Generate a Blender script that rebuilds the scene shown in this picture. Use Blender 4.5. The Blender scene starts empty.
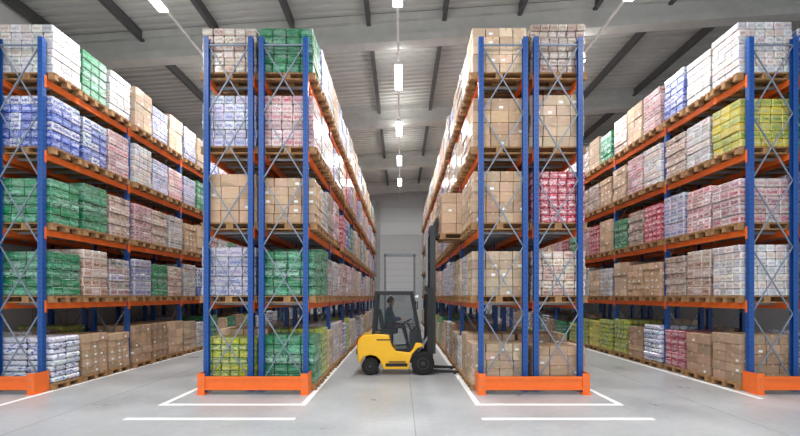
import bpy, bmesh, math, random
from mathutils import Vector, Matrix
random.seed(7)
scene = bpy.context.scene
scene.view_settings.view_transform = 'Standard'
scene.view_settings.look = 'None'

def lin(c):
    out = []
    for v in c:
        v = v / 255.0
        out.append(v / 12.92 if v <= 0.04045 else ((v + 0.055) / 1.055) ** 2.4)
    return (out[0], out[1], out[2], 1.0)

# ------------------------------------------------------------------ materials
def new_mat(name):
    m = bpy.data.materials.new(name)
    m.use_nodes = True
    nt = m.node_tree
    return m, nt, nt.nodes['Principled BSDF']

def simple(name, rgb, rough=0.5, metal=0.0, var=0.08, scale=8.0, bump=0.0, coat=0.0):
    m, nt, b = new_mat(name)
    n = nt.nodes.new('ShaderNodeTexNoise'); n.inputs['Scale'].default_value = scale
    n.inputs['Detail'].default_value = 4
    tc = nt.nodes.new('ShaderNodeTexCoord')
    nt.links.new(tc.outputs['Object'], n.inputs['Vector'])
    r = nt.nodes.new('ShaderNodeValToRGB')
    c = lin(rgb)
    r.color_ramp.elements[0].position = 0.3
    r.color_ramp.elements[1].position = 0.7
    r.color_ramp.elements[0].color = tuple(max(0, v * (1 - var)) for v in c[:3]) + (1,)
    r.color_ramp.elements[1].color = tuple(min(1, v * (1 + var)) for v in c[:3]) + (1,)
    nt.links.new(n.outputs['Fac'], r.inputs['Fac'])
    nt.links.new(r.outputs['Color'], b.inputs['Base Color'])
    b.inputs['Roughness'].default_value = rough
    b.inputs['Metallic'].default_value = metal
    b.inputs['Coat Weight'].default_value = coat
    if bump > 0:
        bp = nt.nodes.new('ShaderNodeBump'); bp.inputs['Strength'].default_value = bump
        bp.inputs['Distance'].default_value = 0.02
        nt.links.new(n.outputs['Fac'], bp.inputs['Height'])
        nt.links.new(bp.outputs['Normal'], b.inputs['Normal'])
    return m

def emis(name, rgb, s):
    m, nt, b = new_mat(name)
    b.inputs['Base Color'].default_value = lin(rgb)
    b.inputs['Emission Color'].default_value = lin(rgb)
    b.inputs['Emission Strength'].default_value = s
    return m

M_blue = simple('rack_blue_paint', (24, 76, 148), 0.4, var=0.05)
M_orange = simple('rack_orange_paint', (240, 112, 40), 0.4, var=0.04)
M_galv = simple('galvanised_steel', (150, 156, 164), 0.4, 0.3, var=0.08)
M_brace = simple('brace_steel', (128, 140, 158), 0.5, 0.2, var=0.08)
M_hole = simple('perforation_dark', (22, 34, 60), 0.7)
M_wood = simple('pallet_wood', (160, 122, 82), 0.75, var=0.25, scale=14)
M_tape = simple('parcel_tape', (198, 172, 134), 0.3, var=0.03)
M_core = simple('load_core', (70, 64, 60), 0.8)
M_label = simple('paper_label', (238, 238, 234), 0.5, var=0.03)

def floor_mat():
    m, nt, b = new_mat('polished_concrete')
    L = nt.links
    tc = nt.nodes.new('ShaderNodeTexCoord')
    n1 = nt.nodes.new('ShaderNodeTexNoise'); n1.inputs['Scale'].default_value = 0.7; n1.inputs['Detail'].default_value = 8
    n2 = nt.nodes.new('ShaderNodeTexNoise'); n2.inputs['Scale'].default_value = 9; n2.inputs['Detail'].default_value = 6
    L.new(tc.outputs['Object'], n1.inputs['Vector']); L.new(tc.outputs['Object'], n2.inputs['Vector'])
    mx = nt.nodes.new('ShaderNodeMath'); mx.operation = 'MULTIPLY_ADD'
    mx.inputs[1].default_value = 0.35
    L.new(n2.outputs['Fac'], mx.inputs[0]); L.new(n1.outputs['Fac'], mx.inputs[2])
    r = nt.nodes.new('ShaderNodeValToRGB')
    r.color_ramp.elements[0].position = 0.45; r.color_ramp.elements[0].color = lin((152, 156, 160))
    r.color_ramp.elements[1].position = 0.9; r.color_ramp.elements[1].color = lin((184, 187, 190))
    L.new(mx.outputs[0], r.inputs['Fac']); L.new(r.outputs['Color'], b.inputs['Base Color'])
    rr = nt.nodes.new('ShaderNodeMapRange')
    rr.inputs['To Min'].default_value = 0.2; rr.inputs['To Max'].default_value = 0.42
    L.new(n1.outputs['Fac'], rr.inputs['Value']); L.new(rr.outputs['Result'], b.inputs['Roughness'])
    return m
M_floor = floor_mat()
M_line = simple('floor_marking_white', (240, 240, 240), 0.5, var=0.05, scale=5)
M_joint = simple('floor_joint', (140, 143, 146), 0.8)
M_wall = simple('sandwich_panel_white', (228, 231, 233), 0.5, var=0.02)
M_wallj = simple('panel_joint', (170, 174, 177), 0.6)
M_deck = simple('roof_deck', (196, 197, 193), 0.6, var=0.05, scale=1.0)
M_beam = simple('concrete_beam', (194, 195, 191), 0.8, var=0.07, scale=3)
M_purlin = simple('purlin_steel', (84, 85, 86), 0.6)
M_door = simple('sectional_door_paint', (240, 243, 246), 0.4, var=0.02)
M_lampcase = simple('lamp_housing', (225, 225, 225), 0.4)
M_lamp = emis('lamp_diffuser', (255, 255, 255), 14)

def pack_mat(name, rough=0.3, coat=0.5, film=0.12, scale=30.0, lo=0.55, sat=1.12):
    m, nt, b = new_mat(name); L = nt.links
    tc = nt.nodes.new('ShaderNodeTexCoord')
    a1 = nt.nodes.new('ShaderNodeAttribute'); a1.attribute_name = 'Col'
    a2 = nt.nodes.new('ShaderNodeAttribute'); a2.attribute_name = 'Col2'
    mp = nt.nodes.new('ShaderNodeMapping'); mp.inputs['Scale'].default_value = (1, 1, 1.8)
    L.new(tc.outputs['Object'], mp.inputs['Vector'])
    oi = nt.nodes.new('ShaderNodeObjectInfo')
    n = nt.nodes.new('ShaderNodeTexNoise'); n.noise_dimensions = '4D'
    n.inputs['Scale'].default_value = scale; n.inputs['Detail'].default_value = 2
    L.new(mp.outputs['Vector'], n.inputs['Vector'])
    mw = nt.nodes.new('ShaderNodeMath'); mw.operation = 'MULTIPLY'; mw.inputs[1].default_value = 50
    L.new(oi.outputs['Random'], mw.inputs[0]); L.new(mw.outputs[0], n.inputs['W'])
    r = nt.nodes.new('ShaderNodeValToRGB')
    r.color_ramp.elements[0].position = lo; r.color_ramp.elements[1].position = lo + 0.04
    r.color_ramp.elements[0].color = (0, 0, 0, 1); r.color_ramp.elements[1].color = (1, 1, 1, 1)
    L.new(n.outputs['Fac'], r.inputs['Fac'])
    mx = nt.nodes.new('ShaderNodeMix'); mx.data_type = 'RGBA'
    L.new(r.outputs['Color'], mx.inputs[0]); L.new(a1.outputs['Color'], mx.inputs[6]); L.new(a2.outputs['Color'], mx.inputs[7])
    mp2 = nt.nodes.new('ShaderNodeMapping'); mp2.inputs['Scale'].default_value = (3, 3, 14); mp2.inputs['Rotation'].default_value = (0.25, 0.3, 0)
    L.new(tc.outputs['Object'], mp2.inputs['Vector'])
    n2 = nt.nodes.new('ShaderNodeTexNoise'); n2.inputs['Scale'].default_value = 1.6; n2.inputs['Detail'].default_value = 5
    n2.inputs['Distortion'].default_value = 0.8
    L.new(mp2.outputs['Vector'], n2.inputs['Vector'])
    r2 = nt.nodes.new('ShaderNodeMapRange')
    r2.inputs['From Min'].default_value = 0.45; r2.inputs['From Max'].default_value = 0.72
    r2.inputs['To Min'].default_value = film * 0.1; r2.inputs['To Max'].default_value = film * 3.0
    L.new(n2.outputs['Fac'], r2.inputs['Value'])
    hs = nt.nodes.new('ShaderNodeHueSaturation'); hs.inputs['Saturation'].default_value = sat
    mv = nt.nodes.new('ShaderNodeMapRange'); mv.inputs['To Min'].default_value = 0.72; mv.inputs['To Max'].default_value = 1.05
    L.new(oi.outputs['Random'], mv.inputs['Value']); L.new(mv.outputs['Result'], hs.inputs['Value'])
    L.new(mx.outputs[2], hs.inputs['Color'])
    mx2 = nt.nodes.new('ShaderNodeMix'); mx2.data_type = 'RGBA'
    mx2.inputs[7].default_value = lin((214, 215, 220))
    L.new(r2.outputs['Result'], mx2.inputs[0]); L.new(hs.outputs['Color'], mx2.inputs[6])
    L.new(mx2.outputs[2], b.inputs['Base Color'])
    bp = nt.nodes.new('ShaderNodeBump'); bp.inputs['Strength'].default_value = 0.6; bp.inputs['Distance'].default_value = 0.025
    L.new(n2.outputs['Fac'], bp.inputs['Height']); L.new(bp.outputs['Normal'], b.inputs['Normal'])
    b.inputs['Roughness'].default_value = rough; b.inputs['Coat Weight'].default_value = coat
    b.inputs['Coat Roughness'].default_value = 0.15
    return m
M_pack = pack_mat('shrink_wrapped_packs')
M_carton = pack_mat('corrugated_cardboard', rough=0.7, coat=0.08, film=0.05, scale=2.0, sat=0.9)
M_sack = pack_mat('woven_sacks', rough=0.5, coat=0.2, film=0.08, scale=14)

# ------------------------------------------------------------------ mesh builder
class MB:
    def __init__(s): s.v = []; s.f = []; s.m = []; s.c = []; s.c2 = []; s.mats = []; s.smooth = []
    def mi(s, mat):
        if mat not in s.mats: s.mats.append(mat)
        return s.mats.index(mat)
    def add(s, vs, fs, mat, c=(1, 1, 1, 1), c2=(1, 1, 1, 1), smooth=False):
        o = len(s.v); s.v.extend([tuple(p) for p in vs]); k = s.mi(mat)
        for f in fs:
            s.f.append(tuple(i + o for i in f)); s.m.append(k); s.c.append(c); s.c2.append(c2); s.smooth.append(smooth)
    def box(s, x0, x1, y0, y1, z0, z1, mat, c=(1, 1, 1, 1), c2=(1, 1, 1, 1), rz=0.0):
        vs = [Vector((x, y, z)) for z in (z0, z1) for y in (y0, y1) for x in (x0, x1)]
        if rz:
            ce = Vector(((x0 + x1) / 2, (y0 + y1) / 2, 0)); R = Matrix.Rotation(rz, 3, 'Z')
            vs = [R @ (v - ce) + ce for v in vs]
        s.add(vs, [(0, 2, 3, 1), (4, 5, 7, 6), (0, 1, 5, 4), (2, 6, 7, 3), (0, 4, 6, 2), (1, 3, 7, 5)], mat, c, c2)
    def pack(s, x0, x1, y0, y1, z0, z1, mat, c, c2, b=0.012, bulge=0.0):
        vs = []; idx = {}
        lo = (x0, y0, z0); hi = (x1, y1, z1)
        for sx in (0, 1):
            for sy in (0, 1):
                for sz in (0, 1):
                    sg = (sx, sy, sz)
                    for ax in range(3):
                        p = []
                        for k in range(3):
                            edge = hi[k] if sg[k] else lo[k]
                            if k != ax: edge += (-b if sg[k] else b)
                            p.append(edge)
                        idx[(sg, ax)] = len(vs); vs.append(p)
        fs = []
        for ax in range(3):
            a, bb = [(1, 2), (2, 0), (0, 1)][ax]
            for sd in (0, 1):
                q = []
                for (i, j) in ((0, 0), (1, 0), (1, 1), (0, 1)):
                    g = [0, 0, 0]; g[ax] = sd; g[a] = i; g[bb] = j
                    q.append(idx[(tuple(g), ax)])
                fs.append(tuple(q if sd else q[::-1]))
        for ax in range(3):
            a, bb = [(1, 2), (2, 0), (0, 1)][ax]
            for i in (0, 1):
                for j in (0, 1):
                    g0 = [0, 0, 0]; g0[a] = i; g0[bb] = j; g1 = list(g0); g1[ax] = 1
                    g0 = tuple(g0); g1 = tuple(g1)
                    q = (idx[(g0, a)], idx[(g1, a)], idx[(g1, bb)], idx[(g0, bb)])
                    fs.append(q if (i != j) else q[::-1])
        for g in [(i, j, k) for i in (0, 1) for j in (0, 1) for k in (0, 1)]:
            fs.append((idx[(g, 0)], idx[(g, 1)], idx[(g, 2)]))
        s.add(vs, fs, mat, c, c2)
    def bar(s, p, q, w, h, mat, up=Vector((0, 0, 1))):
        p = Vector(p); q = Vector(q); d = (q - p).normalized()
        a = d.cross(up)
        if a.length < 1e-4: a = d.cross(Vector((0, 1, 0)))
        a.normalize(); b = a.cross(d).normalized()
        vs = [e + a * sx * w / 2 + b * sy * h / 2 for e in (p, q) for sy in (-1, 1) for sx in (-1, 1)]
        s.add(vs, [(0, 2, 3, 1), (4, 5, 7, 6), (0, 1, 5, 4), (2, 6, 7, 3), (0, 4, 6, 2), (1, 3, 7, 5)], mat)
    def lathe(s, c, axis, prof, mat, n=28):
        c = Vector(c); ax = Vector(axis).normalized()
        u = ax.orthogonal().normalized(); w = ax.cross(u)
        vs = []; fs = []
        for (t, r) in prof:
            for i in range(n):
                a = 2 * math.pi * i / n
                vs.append(c + ax * t + (u * math.cos(a) + w * math.sin(a)) * r)
        for k in range(len(prof) - 1):
            for i in range(n):
                j = (i + 1) % n
                fs.append((k * n + i, k * n + j, (k + 1) * n + j, (k + 1) * n + i))
        fs.append(tuple(range(n))[::-1]); fs.append(tuple(range((len(prof) - 1) * n, len(prof) * n)))
        s.add(vs, fs, mat, smooth=False)
    def cyl(s, p, q, r, mat, n=16):
        p = Vector(p); q = Vector(q)
        s.lathe(p, q - p, [(0, r), ((q - p).length, r)], mat, n)
    def tube(s, pts, r, mat, n=8):
        for a, b in zip(pts[:-1], pts[1:]): s.cyl(a, b, r, mat, n)
    def prism(s, poly, y0, y1, mat):
        n = len(poly)
        vs = [(x, y0, z) for x, z in poly] + [(x, y1, z) for x, z in poly]
        fs = [tuple(range(n)), tuple(range(n, 2 * n))[::-1]] + [(i, i + n, (i + 1) % n + n, (i + 1) % n) for i in range(n)]
        s.add(vs, fs, mat)
    def mesh(s, name):
        me = bpy.data.meshes.new(name); me.from_pydata(s.v, [], s.f)
        for m in s.mats: me.materials.append(m)
        me.polygons.foreach_set('material_index', s.m)
        me.polygons.foreach_set('use_smooth', s.smooth)
        for nm, src in (('Col', s.c), ('Col2', s.c2)):
            at = me.color_attributes.new(nm, 'FLOAT_COLOR', 'CORNER')
            arr = []
            for p in me.polygons: arr.extend(list(src[p.index]) * p.loop_total)
            at.data.foreach_set('color', arr)
        me.update(); return me
    def obj(s, name, parent=None, loc=(0, 0, 0), bevel=0, recalc=False, angle=35):
        me = s.mesh(name)
        if recalc:
            bm = bmesh.new(); bm.from_mesh(me); bmesh.ops.recalc_face_normals(bm, faces=bm.faces); bm.to_mesh(me); bm.free()
        o = bpy.data.objects.new(name, me); scene.collection.objects.link(o); o.location = loc
        if parent: o.parent = parent
        if bevel:
            b = o.modifiers.new('bevel', 'BEVEL'); b.width = bevel; b.segments = 3; b.limit_method = 'ANGLE'; b.angle_limit = math.radians(angle)
            for p in me.polygons: p.use_smooth = True
            w = o.modifiers.new('wn', 'WEIGHTED_NORMAL')
        return o

def empty(name, loc=(0, 0, 0)):
    o = bpy.data.objects.new(name, None); scene.collection.objects.link(o); o.location = loc; return o

# ------------------------------------------------------------------ room
CAMH = 1.95
XL, XR, YB, YF = -9.95, 14.0, 34.0, -9.0
SL = 0.07
def bz(x): return 9.35 + SL * x
DH = 0.8
b = MB(); b.box(XL, XR, YF, YB, -0.2, 0, M_floor); fl = b.obj('floor')
b = MB()
for y in (-1.0, 5.2, 17.8, 24.0, 30.2): b.box(XL, XR, y, y + 0.012, 0.0005, 0.002, M_joint)
for x in (-5.6, 0.2, 5.4): b.box(x, x + 0.012, YF, YB, 0.0005, 0.002, M_joint)
b.obj('trim_floor_joints')

b = MB(); W = 0.1
def line(x0, x1, y0, y1): b.box(x0, x1, y0, y1, 0.001, 0.004, M_line)
for (xa, xb) in ((-4.33, -1.7), (1.33, 3.98)):
    line(xa, xb, 7.85, 7.97)
    line(xa, xa + W, 7.97, 31.4); line(xb - W, xb, 7.97, 31.4)
    line(xa - 0.05, xb + 0.02, 6.93, 7.05)
line(-7.2, -7.1, 7.9, 31.4); line(6.78, 6.88, 8.35, 31.4)
line(-9.4, -7.1, 7.8, 7.9)
b.obj('floor_marking_lines')

def wall_y(name, x0, x1, y, t, z1):
    b = MB(); b.box(x0, x1, y, y + t, 0, z1, M_wall)
    z = 1.1
    while z < z1: b.box(x0, x1, y - 0.004, y, z, z + 0.015, M_wallj); z += 1.1
    return b.obj(name)
wall_y('wall_back', XL, XR, YB, 0.2, 11.2)
b = MB()
b.box(XL - 0.2, XL, YF, YB, 0, 10.0, M_wall)
y = YF + 0.5
while y < YB: b.box(XL, XL + 0.004, y, y + 0.02, 0, 9.5, M_wallj); y += 1.2
b.obj('wall_left')
b = MB(); b.box(XR, XR + 0.2, YF, YB, 0, 11.2, M_wall)
b.obj('wall_right')
b = MB()
b.box(-1.15, 0.95, YB - 0.06, YB - 0.005, 0, 5.0, M_door)
for i in range(10): b.box(-1.13, 0.93, YB - 0.066, YB - 0.06, 0.5 * i, 0.5 * i + 0.015, M_wallj)
b.box(-1.3, -1.15, YB - 0.1, YB - 0.005, 0, 5.15, M_galv); b.box(0.95, 1.1, YB - 0.1, YB - 0.005, 0, 5.15, M_galv)
b.box(-1.3, 1.1, YB - 0.1, YB - 0.005, 5.0, 5.2, M_galv)
b.box(-0.5, 0.3, YB - 0.075, YB - 0.06, 1.6, 2.0, M_lampcase)
b.obj('door_1')
b = MB()
for x in (-6.2, -1.9, 1.75, 6.0, 10.0):
    b.box(x, x + 0.3, YB - 0.3, YB - 0.001, 0, bz(x) , M_beam)
b.obj('trim_wall_columns')

b = MB(); vs = []; fs = []
y = YF; prof = []
while y < YB + 0.3:
    prof += [(y, 0), (y + 0.14, 0), (y + 0.17, 0.07), (y + 0.27, 0.07)]; y += 0.30
for (yy, dz) in prof:
    vs.append((XL, yy, bz(XL) + DH + dz + 0.01)); vs.append((XR, yy, bz(XR) + DH + dz + 0.01))
for i in range(len(prof) - 1): fs.append((2 * i, 2 * i + 1, 2 * i + 3, 2 * i + 2))
b.add(vs, fs, M_deck)
b.add([(XL, YF, bz(XL) + DH + .1), (XR, YF, bz(XR) + DH + .1), (XR, YB + .3, bz(XR) + DH + .1), (XL, YB + .3, bz(XL) + DH + .1),
       (XL, YF, bz(XL) + DH + .3), (XR, YF, bz(XR) + DH + .3), (XR, YB + .3, bz(XR) + DH + .3), (XL, YB + .3, bz(XL) + DH + .3)],
      [(0, 3, 2, 1), (4, 5, 6, 7), (0, 1, 5, 4), (1, 2, 6, 5), (2, 3, 7, 6), (3, 0, 4, 7)], M_deck)
b.obj('ceiling')
b = MB()
for y in (-5.6, 0.6, 6.8, 13.0, 19.2, 25.4, 31.6):
    for (w, z0, z1) in ((0.42, 0.0, 0.22), (0.26, 0.22, 0.6), (0.5, 0.6, DH)):
        vs = []
        for yy in (y - w / 2, y + w / 2):
            for (x) in (XL, XR):
                for zz in (z0, z1): vs.append((x, yy, bz(x) + zz))
        b.add(vs, [(0, 2, 3, 1), (4, 5, 7, 6), (0, 1, 5, 4), (2, 6, 7, 3), (0, 4, 6, 2), (1, 3, 7, 5)], M_beam)
b.obj('roof_beams')
b = MB(); x = XL + 0.15
while x < XR:
    b.box(x, x + 0.12, YF, YB, bz(x) + DH - 0.26, bz(x) + DH, M_purlin); x += 2.2
b.obj('roof_purlins')

# lamps (linear fittings on a hanging track)
LZ = {-5.7: 8.78, -0.08: 8.9, 5.45: 9.05}
for cx, cz in LZ.items():
    root = empty('linear_ceiling_lamp', (cx, 0, 0))
    t = MB(); t.box(-0.03, 0.03, YF, YB - 0.5, cz + 0.10, cz + 0.14, M_lampcase)
    yy = -8.0
    while yy < YB - 1:
        t.cyl((0, yy, cz + 0.14), (0, yy, bz(cx) + DH), 0.006, M_galv, 6); yy += 3.1
    t.obj('lamp_track', root)
    h = MB(); d = MB()
    for k in range(-4, 5):
        y0 = 9.0 + 4.3 * k
        h.box(-0.12, 0.12, y0, y0 + 1.6, cz + 0.02, cz + 0.10, M_lampcase)
        d.box(-0.11, 0.11, y0 + 0.01, y0 + 1.59, cz - 0.01, cz + 0.02, M_lamp)
        L = bpy.data.lights.new('lamp_light', 'AREA'); L.shape = 'RECTANGLE'; L.size = 0.22; L.size_y = 1.5
        L.energy = 168; L.color = (1.0, 0.99, 0.97)
        lo = bpy.data.objects.new('lamp_light', L); scene.collection.objects.link(lo)
        lo.location = (0, y0 + 0.75, cz - 0.03); lo.parent = root
        if k >= -1:  # added upward fill that brightens the roof, not part of the fittings
            U = bpy.data.lights.new('ceiling_fill_light', 'AREA'); U.shape = 'RECTANGLE'; U.size = 0.2; U.size_y = 1.5
            U.energy = 16; U.color = (1.0, 0.99, 0.97)
            uo = bpy.data.objects.new('ceiling_fill_light', U); scene.collection.objects.link(uo)
            uo.location = (0, y0 + 0.75, cz + 0.16); uo.rotation_euler = (math.pi, 0, 0); uo.parent = root
    h.obj('lamp_housings', root); d.obj('lamp_diffusers', root)

# ------------------------------------------------------------------ racks
LEVELS = [1.81, 3.32, 4.89, 6.42]
BAY = 2.8; NB = 8; Y0 = 9.0
def rack(xa, xb, root, bays=NB, holes=True):
    b = MB(); H = 7.22; pw = 0.1
    for k in range(bays + 1):
        y = Y0 + BAY * k
        for xp, sgn in ((xa, 1), (xb, -1)):
            s_ = sgn
            b.box(xp - 0.05, xp + 0.05, y - 0.05, y - 0.04, 0.012, H, M_blue)
            b.box(xp - 0.05, xp + 0.05, y + 0.04, y + 0.05, 0.012, H, M_blue)
            xo = xp - 0.05 * s_
            b.box(min(xo, xo + 0.012 * s_), max(xo, xo + 0.012 * s_), y - 0.04, y + 0.04, 0.012, H, M_blue)
            b.box(xp - 0.08, xp + 0.08, y - 0.09, y + 0.09, 0, 0.012, M_galv)
            if k < 2 and holes:
                z = 0.3
                while z < H - 0.1:
                    b.box(xp - 0.008, xp + 0.008, y - 0.0515, y - 0.05, z, z + 0.03, M_hole)
                    xx = xo - 0.001 * s_
                    b.box(min(xx, xx + 0.002 * s_), max(xx, xx + 0.002 * s_), y - 0.022, y - 0.01, z, z + 0.03, M_hole)
                    b.box(min(xx, xx + 0.002 * s_), max(xx, xx + 0.002 * s_), y + 0.01, y + 0.022, z, z + 0.03, M_hole)
                    z += 0.1
        a0, a1 = xa + 0.03, xb - 0.03
        b.bar((a0, y, 0.22), (a1, y, 0.22), 0.03, 0.03, M_brace); b.bar((a0, y, H - 0.15), (a1, y, H - 0.15), 0.03, 0.03, M_brace)
        z = 0.24; n = 5; dz = (H - 0.4) / n
        for i in range(n):
            b.bar((a0, y - 0.015, z), (a1, y - 0.015, z + dz), 0.022, 0.022, M_brace)
            b.bar((a1, y + 0.015, z), (a0, y + 0.015, z + dz), 0.022, 0.022, M_brace)
            z += dz
    for k in range(bays):
        y = Y0 + BAY * k
        for lv in LEVELS:
            for xp, s_ in ((xa, -1), (xb, 1)):
                b.box(xp - 0.025, xp + 0.025, y + 0.05, y + BAY - 0.05, lv - 0.125, lv, M_orange)
                xo = xp + s_ * 0.025
                b.box(min(xo, xo + s_ * 0.006), max(xo, xo + s_ * 0.006), y + 0.05, y + BAY - 0.05, lv - 0.03, lv, M_orange)
                b.box(min(xo, xo + s_ * 0.006), max(xo, xo + s_ * 0.006), y + 0.05, y + BAY - 0.05, lv - 0.125, lv - 0.095, M_orange)
                xc = xp + s_ * 0.05
                for yy in (y + 0.005, y + BAY - 0.055):
                    b.box(min(xc, xc + s_ * 0.006), max(xc, xc + s_ * 0.006), yy, yy + 0.05, lv - 0.2, lv + 0.05, M_orange)
            for f in (0.16, 0.34, 0.5, 0.66, 0.84):
                b.box(xa + 0.025, xb - 0.025, y + BAY * f - 0.02, y + BAY * f + 0.02, lv - 0.05, lv - 0.006, M_galv)
    o = b.obj('rack_frame'); o.parent = root; o.location = (-root.location.x, -root.location.y, 0)
    return o

# ------------------------------------------------------------------ pallets + goods meshes
def pallet(b):
    for y in (-0.35, 0, 0.35):
        for x in (-0.52, 0, 0.52): b.box(x - 0.07, x + 0.07, y - 0.05, y + 0.05, 0.022, 0.1, M_wood)
        b.box(-0.6, 0.6, y - 0.05, y + 0.05, 0, 0.022, M_wood)
    for x in (-0.52, 0, 0.52): b.box(x - 0.07, x + 0.07, -0.4, 0.4, 0.1, 0.122, M_wood)
    for y in (-0.345, -0.175, 0, 0.175, 0.345): b.box(-0.6, 0.6, y - 0.055, y + 0.055, 0.122, 0.144, M_wood)

def jit(c, a, rng):
    k = 1 + rng.uniform(-a, a)
    return tuple(min(1, max(0, v * k * (1 + rng.uniform(-a, a) * 0.3))) for v in c[:3]) + (1,)

def load_mesh(name, kind, cols, seed, height=1.0):
    rng = random.Random(seed); b = MB(); pallet(b)
    X, Y = 0.56, 0.40; z0 = 0.144
    if kind == 'carton':
        nx, ny, nl = rng.choice([(3, 2, 4), (4, 2, 5), (3, 3, 4), (4, 3, 5)])
        mat = M_carton; gap = 0.006; ch = 0.004
    elif kind == 'sack':
        nx, ny, nl = 2, 2, 8; mat = M_sack; gap = 0.004; ch = 0.035
    else:
        nx, ny, nl = rng.choice([(5, 3, 6), (4, 3, 5), (6, 4, 7)]); mat = M_pack; gap = 0.005; ch = 0.014
    h = height / nl
    b.box(-X + 0.04, X - 0.04, -Y + 0.04, Y - 0.04, z0, z0 + height - 0.03, M_core)
    sx, sy = 2 * X / nx, 2 * Y / ny
    for l in range(nl):
        off = rng.uniform(-0.012, 0.012); offy = rng.uniform(-0.01, 0.01)
        layer_cols = cols[l % len(cols)] if kind == 'pack' and rng.random() < 0.9 else rng.choice(cols)
        for i in range(nx):
            for j in range(ny):
                if 0 < i < nx - 1 and 0 < j < ny - 1 and l < nl - 1: continue
                cc = layer_cols if rng.random() < 0.75 else rng.choice(cols)
                c = jit(lin(cc[0]), 0.2, rng); c2 = jit(lin(cc[1]), 0.15, rng)
                jx, jy = rng.uniform(-.006, .006), rng.uniform(-.006, .006)
                x0 = -X + i * sx + gap + off + jx; x1 = x0 + sx - 2 * gap
                y0 = -Y + j * sy + gap + offy + jy; y1 = y0 + sy - 2 * gap
                za = z0 + l * h + gap * 0.5; zb = z0 + (l + 1) * h - gap * 0.5
                b.pack(x0, x1, y0, y1, za, zb, mat, c, c2, ch)
                if kind == 'pack':
                    hb = (zb - za)
                    b.box(x0 + .03, x1 - .03, y0 - .0015, y1 + .0015, za + hb * .30, za + hb * .62, mat, c2, c)
                    b.box(x0 - .0015, x1 + .0015, y0 + .03, y1 - .03, za + hb * .30, za + hb * .62, mat, c2, c)
                if kind == 'carton':
                    e = 0.0015; ym = (y0 + y1) / 2; xm = (x0 + x1) / 2
                    b.box(x0 - e, x1 + e, ym - 0.022, ym + 0.022, zb - 0.06, zb + e, M_tape)
                    b.box(xm - 0.02, xm + 0.02, y0 - e, y1 + e, zb - 0.05, zb + e * 0.6, M_tape)
                    if rng.random() < 0.35:
                        lx = rng.uniform(x0 + 0.03, x1 - 0.13)
                        b.box(lx, lx + 0.08, y0 - 0.002, y1 + 0.002, za + 0.04, za + 0.04 + min(0.05, h * 0.4), M_label)
                    if rng.random() < 0.35:
                        ly = rng.uniform(y0 + 0.02, max(y0 + 0.03, y1 - 0.11))
                        b.box(x0 - 0.002, x1 + 0.002, ly, ly + 0.07, za + 0.04, za + 0.04 + min(0.05, h * 0.4), M_label)
    return b.mesh(name)

Wt = (216, 218, 226)
TYPES = {
 'green':  ('pack', [((18, 118, 76), (110, 182, 148)), ((22, 110, 66), (26, 142, 92)), ((16, 102, 68), (150, 200, 176))]),
 'blue':   ('pack', [((48, 74, 160), (150, 162, 210)), ((66, 90, 178), (186, 194, 224)), (Wt, (66, 84, 160))]),
 'lilac':  ('pack', [((198, 198, 216), (122, 124, 180)), ((210, 208, 220), (150, 140, 184)), ((204, 206, 218), (100, 108, 162))]),
 'pink':   ('pack', [((218, 194, 196), (184, 96, 112)), ((226, 216, 216), (196, 144, 154)), ((208, 184, 184), (148, 94, 104))]),
 'red':    ('pack', [((176, 44, 70), (218, 186, 192)), ((190, 68, 90), (224, 208, 212))]),
 'white':  ('pack', [((218, 218, 220), (176, 176, 184)), ((208, 206, 208), (154, 150, 156)), ((220, 216, 214), (190, 168, 160))]),
 'brownw': ('pack', [((196, 176, 162), (142, 106, 92)), ((210, 200, 192), (160, 132, 116)), ((186, 162, 150), (212, 206, 202))]),
 'mixed':  ('pack', [((204, 196, 192), (150, 94, 106)), ((182, 170, 164), (86, 114, 102)), ((212, 210, 214), (116, 116, 160))]),
 'yellow': ('pack', [((228, 206, 74), (206, 210, 146)), ((218, 212, 108), (126, 160, 74))]),
 'lime':   ('pack', [((144, 168, 66), (214, 198, 72)), ((110, 144, 66), (216, 212, 142))]),
 'sackw':  ('sack', [((218, 220, 228), (156, 166, 206)), ((210, 214, 224), (104, 118, 176))]),
 'sackd':  ('sack', [((192, 196, 202), (118, 128, 140))]),
 'carton': ('carton', [((194, 156, 120), (182, 146, 112)), ((202, 166, 132), (190, 154, 120))]),
 'cartonl':('carton', [((210, 182, 152), (200, 172, 142)), ((202, 172, 142), (192, 162, 132))]),
 'cartond':('carton', [((174, 136, 102), (164, 126, 92)), ((184, 146, 112), (172, 136, 102))]),
}
MESH = {}
for t, (k, cols) in TYPES.items():
    for s in range(3):
        MESH[(t, s)] = load_mesh('load_' + t, k, cols, len(t) * 131 + s * 17 + ord(t[0]) * 7 + ord(t[-1]), height=[1.0, 0.92, 1.06][s])

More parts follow.
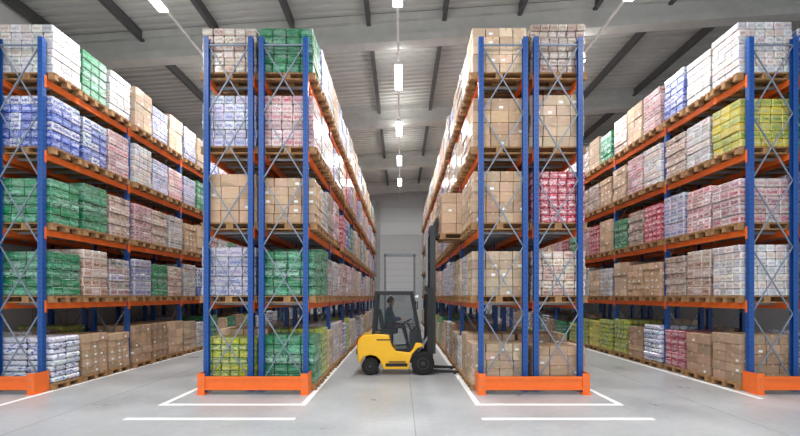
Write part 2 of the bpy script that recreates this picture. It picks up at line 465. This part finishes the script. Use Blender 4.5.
FRONT = {
 'L0': [['sackw', 'carton', 'carton', 'cartond', 'cartond', 'carton'], ['green', 'brownw', 'mixed', 'lilac', 'green', 'brownw'],
        ['green', 'green', 'brownw', 'pink', 'brownw', 'white'], ['blue', 'blue', 'pink', 'white', 'lilac', 'pink'],
        ['white', 'green', 'white', 'cartonl', 'lilac', 'cartonl']],
 'L1': [['lime', 'carton'], ['lilac', 'white'], ['carton', 'cartonl'], ['lilac', 'blue'], ['brownw', 'carton']],
 'L2': [['green', 'lime', 'cartonl', 'white', 'pink'], ['green', 'green', 'mixed', 'white'], ['carton', 'white', 'brownw', 'pink'],
        ['pink', 'white', 'pink', 'lilac'], ['green', 'lilac', 'white', 'carton']],
 'R1': [['cartonl', 'carton', 'white'], ['cartonl', 'white', 'cartonl', 'brownw'], ['carton', 'cartonl', None, 'brownw'],
        ['carton', 'brownw', 'cartonl', 'white'], ['cartonl', 'white', 'brownw', 'carton']],
 'R2': [['carton', 'cartond'], ['brownw', 'red'], ['red', 'brownw'], ['cartonl', 'carton'], ['brownw', 'red']],
 'R0': [['carton', 'cartond', 'red', 'sackw', 'cartond', 'lime', 'lime', 'yellow'], ['white', 'brownw', 'brownw', 'carton', 'carton', 'cartonl'],
        ['pink', 'pink', 'lilac', 'red', 'brownw', 'green'], ['yellow', 'white', 'brownw', 'white', 'pink', 'cartonl'],
        ['white', 'white', 'blue', 'pink', 'cartonl', 'brownw']],
}
POOL_UP = ['pink', 'white', 'brownw', 'mixed', 'white', 'lilac', 'cartonl', 'pink', 'brownw', 'carton', 'green', 'red', 'blue', 'cartonl']
POOL_FL = ['carton', 'cartond', 'cartonl', 'sackw', 'sackd', 'lime', 'carton', 'white', 'mixed', 'green', 'brownw']

def fill(key, root, shift, seed, bays=NB):
    rng = random.Random(seed)
    zs = [0.0] + LEVELS
    fr = FRONT.get(key, [[]] * 5)
    for li, z in enumerate(zs):
        n = 0
        for k in range(bays):
            for p in range(3):
                t = fr[li][n] if n < len(fr[li]) else rng.choice(POOL_FL if li == 0 else POOL_UP)
                empty_slot = n >= len(fr[li]) and rng.random() < (0.10 if li == 0 else 0.03)
                n += 1
                if t is None or empty_slot: continue
                o = bpy.data.objects.new('load_' + t, MESH[(t, rng.randrange(3))])
                scene.collection.objects.link(o); o.parent = root
                o.location = (shift + rng.uniform(-0.02, 0.02), BAY * k + 0.5 + 0.9 * p + rng.uniform(-0.008, 0.008), z + 0.001)
                o.rotation_euler = (0, 0, math.pi * rng.randrange(2) + rng.uniform(-0.008, 0.008))
                if li == 0: o.scale = (1, 1, rng.choice([0.8, 0.9, 0.95, 1.0]))
ROWS = {'L0': (-8.22, -7.33, 0.02), 'L1': (-3.96, -3.06, -0.04), 'L2': (-2.84, -1.94, 0.04),
        'R1': (1.63, 2.53, -0.04), 'R2': (2.75, 3.65, 0.04), 'R0': (7.12, 8.02, -0.02),
        'LX': (-9.36, -8.46, -0.04), 'RX': (8.24, 9.14, 0.04)}
for i, (k, (xa, xb, sh)) in enumerate(ROWS.items()):
    root = empty('pallet_rack', ((xa + xb) / 2, Y0, 0))
    rack(xa, xb, root); fill(k, root, sh, 100 + i)

def guard(x0, x1):
    b = MB(); y0, y1 = 8.70, 8.86
    b.box(x0 + 0.1, x1 - 0.1, y0 + 0.03, y0 + 0.05, 0.09, 0.36, M_orange)
    b.box(x0 + 0.1, x1 - 0.1, y0 + 0.01, y0 + 0.05, 0.30, 0.36, M_orange)
    b.box(x0 + 0.1, x1 - 0.1, y0 + 0.01, y0 + 0.05, 0.09, 0.15, M_orange)
    for (a, c, s) in ((x0, x0 + 0.14, 1), (x1 - 0.14, x1, -1)):
        b.box(a, c, y0, y0 + 0.012, 0.012, 0.42, M_orange)
        xe = a if s == 1 else c
        b.box(min(xe, xe + s * 0.012), max(xe, xe + s * 0.012), y0 + 0.012, y0 + 0.38, 0.012, 0.42, M_orange)
        b.box(a - 0.02, c + 0.02, y0 - 0.03, y0 + 0.2, 0, 0.012, M_orange)
        for zz in (0.16, 0.29):
            b.cyl(((a + c) / 2, y0, zz), ((a + c) / 2, y0 - 0.012, zz), 0.014, M_galv, 8)
    b.obj('rack_end_guard')
guard(-4.02, -1.84); guard(1.53, 3.73); guard(-9.5, -7.24); guard(7.03, 9.3)

# ------------------------------------------------------------------ forklift
M_yel = simple('forklift_yellow', (250, 190, 10), 0.3, var=0.03, coat=0.4)
M_blk = simple('forklift_black', (22, 23, 26), 0.45)
M_dk = simple('forklift_charcoal', (48, 50, 54), 0.5)
M_rub = simple('tyre_rubber', (24, 24, 25), 0.85)
M_seat = simple('seat_vinyl', (34, 35, 38), 0.6)
M_red = simple('tail_lamp_red', (190, 30, 24), 0.25)
M_clear = simple('headlamp_lens', (225, 230, 235), 0.15)
m, nt, bb = new_mat('cab_glass')
bb.inputs['Base Color'].default_value = lin((60, 74, 80)); bb.inputs['Roughness'].default_value = 0.03
bb.inputs['Alpha'].default_value = 0.16; bb.inputs['Specular IOR Level'].default_value = 0.5
M_glass = m
FY = 11.35
fk = empty('forklift', (0, FY, 0))
hw = 0.54
b = MB()
body = [(-1.00, .24), (-1.07, .42), (-1.08, .72), (-1.05, .88), (-.96, .98), (-.62, 1.02), (-.30, 1.0), (-.22, .72), (-.12, .60),
        (.22, .56), (.30, .66), (.36, .80), (.50, .80), (.56, .72), (.40, .66), (.28, .52), (.22, .36), (.20, .15), (-.44, .15), (-.47, .26),
        (-.52, .38), (-.62, .47), (-.76, .50), (-.90, .46), (-.98, .36)]
b.prism(body, -hw, hw, M_yel)
b.obj('body_counterweight', fk, bevel=0.035, recalc=True)
b = MB()
b.prism([(-1.09, .50), (-1.11, .50), (-1.11, .62), (-1.09, .62)], -0.4, 0.4, M_blk)
for s in (-1, 1):
    y = s * (hw + 0.004)
    b.box(-.60, -.26, min(y, y - s * .01), max(y, y - s * .01), .86, .89, M_blk)
    b.box(-.38, .16, min(y, y + s * .004), max(y, y + s * .004), .22, .30, M_blk)
    b.box(-.30, .12, min(y, y + s * .05), max(y, y + s * .05), .33, .35, M_dk)
    b.box(-1.095, -1.06, s * .38 - .05, s * .38 + .05, .74, .9, M_red)
for i in range(5): b.box(-1.1, -1.085, -.25, .25, .54 + .04 * i, .555 + .04 * i, M_dk)
b.box(-.42, .40, -.46, .46, .30, .61, M_blk)
b.prism([(.22, .58), (.46, .62), (.50, 1.10), (.36, 1.16), (.22, .98)], -.47, .47, M_blk)
b.cyl((.42, -.3, .55), (.7, -.3, .95), .035, M_galv); b.cyl((.42, .3, .55), (.7, .3, .95), .035, M_galv)
b.box(.30, .64, -.42, .42, .22, .42, M_blk)
b.obj('chassis_trim', fk, recalc=True)
b = MB()
for s in (-1, 1):
    y = s * .49
    b.bar((-.68, y, 1.0), (-.60, y, 2.02), .07, .08, M_blk)
    b.bar((.50, y, .80), (.27, y, 2.02), .07, .07, M_blk)
    b.bar((-.22, y, .62), (-.26, y, 1.95), .03, .045, M_blk)
    b.bar((-.62, y, 2.02), (.29, y, 2.02), .07, .08, M_blk)
    b.bar((-.22, y, .62), (.44, y, .66), .03, .05, M_blk)
    b.bar((-.24, y, 1.18), (.42, y, 1.20), .02, .02, M_blk)
    b.bar((-.66, y, 1.03), (-.24, y, 1.03), .04, .04, M_blk)
    b.bar((-.16, y + s * .03, 1.05), (-.16, y + s * .03, 1.25), .02, .03, M_dk)
    b.bar((.30, y, 1.8), (.40, y + s * .12, 1.78), .015, .015, M_blk)
    b.box(.38, .41, y + s * .12 - .05, y + s * .12 + .05, 1.62, 1.82, M_blk)
    b.lathe((.36, s * .42, 1.92), (1, 0, 0), [(0, .03), (.05, .05), (.07, .05)], M_clear, 14)
b.bar((-.60, -.49, 2.02), (-.60, .49, 2.02), .07, .07, M_blk)
b.bar((.27, -.49, 2.02), (.27, .49, 2.02), .07, .07, M_blk)
for x in (-.42, -.25, -.08, .1): b.bar((x, -.49, 2.03), (x, .49, 2.03), .035, .03, M_blk)
b.box(-.64, .31, -.51, .51, 2.055, 2.075, M_blk)
b.obj('cab_frame', fk, bevel=0.008, recalc=True)
b = MB()
for s in (-1, 1):
    y = s * .485
    b.prism([(-.66, 1.04), (-.245, 1.04), (-.275, 1.99), (-.60, 1.99)], y - .003, y + .003, M_glass)
    b.prism([(-.21, .66), (.50, .70), (.28, 1.99), (-.25, 1.99)], y - .003, y + .003, M_glass)
b.add([(-.69, -.46, 1.05), (-.69, .46, 1.05), (-.61, .46, 1.99), (-.61, -.46, 1.99)], [(0, 1, 2, 3)], M_glass)
b.add([(.47, -.46, 1.1), (.47, .46, 1.1), (.29, .46, 1.99), (.29, -.46, 1.99)], [(0, 1, 2, 3)], M_glass)
b.obj('cab_glass', fk, recalc=True)
b = MB()
b.pack(-.52, -.08, -.24, .24, 1.0, 1.12, M_seat, (1,) * 4, (1,) * 4, .03)
b.prism([(-.50, 1.08), (-.40, 1.08), (-.52, 1.62), (-.60, 1.60)], -.22, .22, M_seat)
b.cyl((.30, 0, 1.0), (.16, 0, 1.26), .025, M_blk)
ring = []
cw = Vector((.14, 0, 1.29)); nn = Vector((-.14, 0, .26)).normalized(); u = Vector((0, 1, 0)); w = nn.cross(u)
for i in range(21):
    a = 2 * math.pi * i / 20; ring.append(cw + (u * math.cos(a) + w * math.sin(a)) * .16)
b.tube(ring, .013, M_blk, 8)
b.bar(ring[0], ring[10], .02, .015, M_blk)
b.bar((-.2, -.30, 1.0), (-.1, -.30, 1.2), .02, .02, M_blk)
b.lathe((-.1, -.30, 1.2), (0, 0, 1), [(0, .015), (.02, .025), (.04, .012)], M_red, 12)
b.obj('seat_and_controls', fk, bevel=0.01, recalc=True)
def wheel(name, x, r, wd):
    for s in (-1, 1):
        b = MB(); y = s * (hw - 0.02); ax = (0, s, 0); c = (x, y - s * wd, r)
        b.lathe(c, ax, [(0, r * .86), (.02, r * .97), (.04, r), (wd - .04, r), (wd - .015, r * .96), (wd, r * .86), (wd + .002, r * .62)], M_rub, 40)
        b.lathe(c, ax, [(wd - .03, r * .5), (wd + .004, r * .5), (wd + .006, r * .44), (wd - .02, r * .38), (wd - .02, r * .22), (wd + .015, r * .2), (wd + .02, r * .1)], M_dk, 32)
        for k in range(6):
            a = k * math.pi / 3
            b.cyl(Vector((x + math.cos(a) * r * .3, y, r + math.sin(a) * r * .3)) - Vector((0, s * .02, 0)), Vector((x + math.cos(a) * r * .3, y, r + math.sin(a) * r * .3)), .012, M_yel, 8)
        b.obj(name, fk, recalc=True)
wheel('rear_wheel', -.76, .215, .18)
wheel('front_wheel', .54, .285, .22)
b = MB()
for s in (-1, 1):
    for (x0, yy, z0, z1, mt) in ((.66, .33, .08, 2.15, M_blk), (.73, .27, .5, 3.72, M_dk)):
        y = s * yy
        b.box(x0, x0 + .14, y - .012, y + .012, z0, z1, mt)
        b.box(x0, x0 + .02, min(y, y - s * .06), max(y, y - s * .06), z0, z1, mt)
        b.box(x0 + .12, x0 + .14, min(y, y - s * .06), max(y, y - s * .06), z0, z1, mt)
    b.cyl((.64, s * .22, .15), (.64, s * .22, 2.0), .035, M_blk, 12)
    b.cyl((.66, s * .22, 2.0), (.66, s * .22, 3.6), .02, M_galv, 12)
    b.bar((.86, s * .12, 2.0), (.86, s * .12, 3.66), .025, .012, M_dk)
    b.tube([(.70, s * .08, .6), (.70, s * .08, 3.4), (.74, s * .08, 3.55), (.82, s * .08, 3.4)], .012, M_blk, 6)
for (z, x0, yw) in ((.12, .66, .33), (1.3, .63, .33), (2.08, .62, .33)): b.box(x0, x0 + .05, -yw, yw, z, z + .12, M_blk)
for z in (.6, 1.9, 2.8, 3.6): b.box(.72, .77, -.27, .27, z, z + .1, M_dk)
b.obj('mast', fk, recalc=True)
FZ = 3.42
b = MB()
for z in (FZ, FZ + .36): b.box(.87, .91, -.42, .42, z, z + .1, M_blk)
for y in (-.38, -.2, .2, .38): b.box(.86, .89, y - .03, y + .03, FZ, FZ + .46, M_blk)
for s in (-1, 1):
    y = s * .175
    b.box(.905, .94, y - .05, y + .05, FZ - .02, FZ + .5, M_blk)
    b.prism([(.905, FZ - .02), (2.0, FZ - .005), (2.02, FZ + .005), (.94, FZ + .02)], y - .05, y + .05, M_blk)
    b.prism([(.6, .04), (1.42, .04), (1.45, .06), (1.42, .09), (.95, .11), (.6, .16)], s * .36 - .05, s * .36 + .05, M_blk)
    b.cyl((1.34, s * .36 - .04, .04), (1.34, s * .36 + .04, .04), .04, M_dk, 16)
b.obj('carriage_and_forks', fk, recalc=True)
lo = bpy.data.objects.new('cardboard_box_pallet', MESH[('carton', 0)]); scene.collection.objects.link(lo)
lo.location = (1.56, FY, FZ - 0.055 + 0.001)

# ------------------------------------------------------------------ driver
M_skin = simple('skin', (206, 160, 132), 0.5, var=0.03)
M_cloth = simple('work_jacket', (44, 58, 84), 0.8, var=0.1, scale=20, bump=0.3)
M_trou = simple('work_trousers', (36, 38, 46), 0.85, var=0.1, scale=20)
M_hair = simple('hair_dark', (38, 28, 22), 0.7)
M_shoe = simple('work_boots', (30, 26, 24), 0.6)
drv = empty('forklift_driver', (0, FY, 0))
def skin(name, verts, edges, radii, mat, parent, root=0, sub=2):
    me = bpy.data.meshes.new(name); me.from_pydata([Vector(v) for v in verts], edges, [])
    o = bpy.data.objects.new(name, me); scene.collection.objects.link(o); o.parent = parent
    sm = o.modifiers.new('skin', 'SKIN'); sm.use_smooth_shade = True
    for i, r in enumerate(radii):
        r = r if isinstance(r, tuple) else (r, r)
        me.skin_vertices[0].data[i].radius = r
        me.skin_vertices[0].data[i].use_root = (i == root)
    s = o.modifiers.new('sub', 'SUBSURF'); s.levels = sub; s.render_levels = sub
    me.materials.append(mat); return o
V = [(-.30, 0, 1.20), (-.31, 0, 1.34), (-.32, 0, 1.48), (-.31, 0, 1.60), (-.29, 0, 1.68),
     (-.30, -.17, 1.60), (-.18, -.22, 1.36), (.00, -.14, 1.36), (-.30, .17, 1.60), (-.18, .22, 1.36), (.00, .14, 1.36)]
E = [(0, 1), (1, 2), (2, 3), (3, 4), (3, 5), (5, 6), (6, 7), (3, 8), (8, 9), (9, 10)]
skin('jacket', V, E, [(.15, .12), (.15, .115), (.165, .12), (.13, .09), .055, .07, .052, .038, .07, .052, .038], M_cloth, drv)
V = [(-.30, 0, 1.22), (-.28, -.10, 1.2), (.06, -.13, 1.19), (.16, -.13, .80), (-.28, .10, 1.2), (.06, .13, 1.19), (.16, .13, .80)]
skin('trousers', V, [(0, 1), (1, 2), (2, 3), (0, 4), (4, 5), (5, 6)], [(.14, .11), .09, .065, .045, .09, .065, .045], M_trou, drv)
for s in (-1, 1):
    skin('boot', [(.16, s * .13, .80), (.165, s * .13, .67), (.27, s * .13, .65), (.33, s * .13, .645)], [(0, 1), (1, 2), (2, 3)], [.045, .048, .042, .03], M_shoe, drv)
    px, py, pz = .00, s * .14, 1.36
    skin('palm', [(px - .01, py, pz), (px + .03, py, pz - .002), (px + .075, py + s * .005, pz - .008)], [(0, 1), (1, 2)], [(.026, .022), (.036, .018), (.04, .015)], M_skin, drv)
    for k, ln in enumerate((.9, 1.0, .95, .75)):
        yy = py + (-.03 + .02 * k); b0 = Vector((px + .07, yy, pz - .006))
        skin('finger_%d' % (k + 1), [b0, b0 + Vector((.035 * ln, 0, .0)), b0 + Vector((.05 * ln, 0, -.025)), b0 + Vector((.032 * ln, 0, -.045))],
             [(0, 1), (1, 2), (2, 3)], [.0095, .009, .0085, .007], M_skin, drv, sub=1)
    t0 = Vector((px + .03, py - s * .03, pz - .005))
    skin('thumb', [t0, t0 + Vector((.025, -s * .018, -.012)), t0 + Vector((.055, -s * .015, -.03))], [(0, 1), (1, 2)], [.012, .0105, .008], M_skin, drv, sub=1)
bm = bmesh.new(); bmesh.ops.create_uvsphere(bm, u_segments=32, v_segments=24, radius=1)
for v in bm.verts:
    x, y, z = v.co
    sx = .098 - (.012 if z < 0 else 0) ; sy = .076 * (1 - .22 * max(0, -z)) ; sz = .118
    X = x * sx; Yy = y * sy; Z = z * sz
    if x > .6 and abs(y) < .22 and -.35 < z < .08: X += .022 * (1 - abs(y) / .22) * (1 - abs(z + .2) / .3)
    if x > .75 and .1 < abs(y) < .5 and .02 < z < .25: X -= .008
    if x > .5 and z < -.6: X += .012
    v.co = (X, Yy, Z)
for f in bm.faces: f.smooth = True
me = bpy.data.meshes.new('head'); bm.to_mesh(me); bm.free(); me.materials.append(M_skin)
hd = bpy.data.objects.new('head', me); scene.collection.objects.link(hd); hd.parent = drv; hd.location = (-.26, 0, 1.80)
b = MB()
for s in (-1, 1):
    b.lathe((-.175, s * .028, 1.815), (1, 0, 0), [(-.004, .006), (.004, .009), (.009, .004)], M_label, 12)
    b.lathe((-.168, s * .028, 1.815), (1, 0, 0), [(0, .004), (.003, .003)], M_hair, 10)
    b.lathe((-.265, s * .072, 1.80), (0, s, 0), [(0, .024), (.008, .03), (.014, .02)], M_skin, 14)
    b.box(-.172, -.162, s * .028 - .014, s * .028 + .014, 1.832, 1.837, M_hair)
b.box(-.178, -.166, -.022, .022, 1.742, 1.748, M_red)
b.obj('face_features', drv, recalc=True)
skin('neck', [(-.29, 0, 1.64), (-.27, 0, 1.75)], [(0, 1)], [.055, .05], M_skin, drv)
bm = bmesh.new(); bmesh.ops.create_uvsphere(bm, u_segments=28, v_segments=18, radius=1)
bmesh.ops.delete(bm, geom=[v for v in bm.verts if v.co.z < -.25 or (v.co.x > .55 and v.co.z < .5)], context='VERTS')
for v in bm.verts: v.co = (v.co.x * .104 - .004, v.co.y * .084, v.co.z * .126)
for f in bm.faces: f.smooth = True
me = bpy.data.meshes.new('hair'); bm.to_mesh(me); bm.free(); me.materials.append(M_hair)
hr = bpy.data.objects.new('hair', me); scene.collection.objects.link(hr); hr.parent = drv; hr.location = (-.26, 0, 1.80)

# ------------------------------------------------------------------ world + camera
w = bpy.data.worlds.new('hall_daylight'); scene.world = w; w.use_nodes = True
w.node_tree.nodes['Background'].inputs['Color'].default_value = (0.93, 0.97, 1.0, 1)
w.node_tree.nodes['Background'].inputs['Strength'].default_value = 1.0
cam = bpy.data.cameras.new('camera'); co = bpy.data.objects.new('camera', cam); scene.collection.objects.link(co)
cam.sensor_width = 36; cam.clip_end = 200
co.location = (0, 0, CAMH); co.rotation_euler = (math.radians(90), 0, 0)
cam.lens = 36 * 441 / 800; cam.shift_y = 78 / 800; cam.shift_x = -1 / 800
scene.camera = co
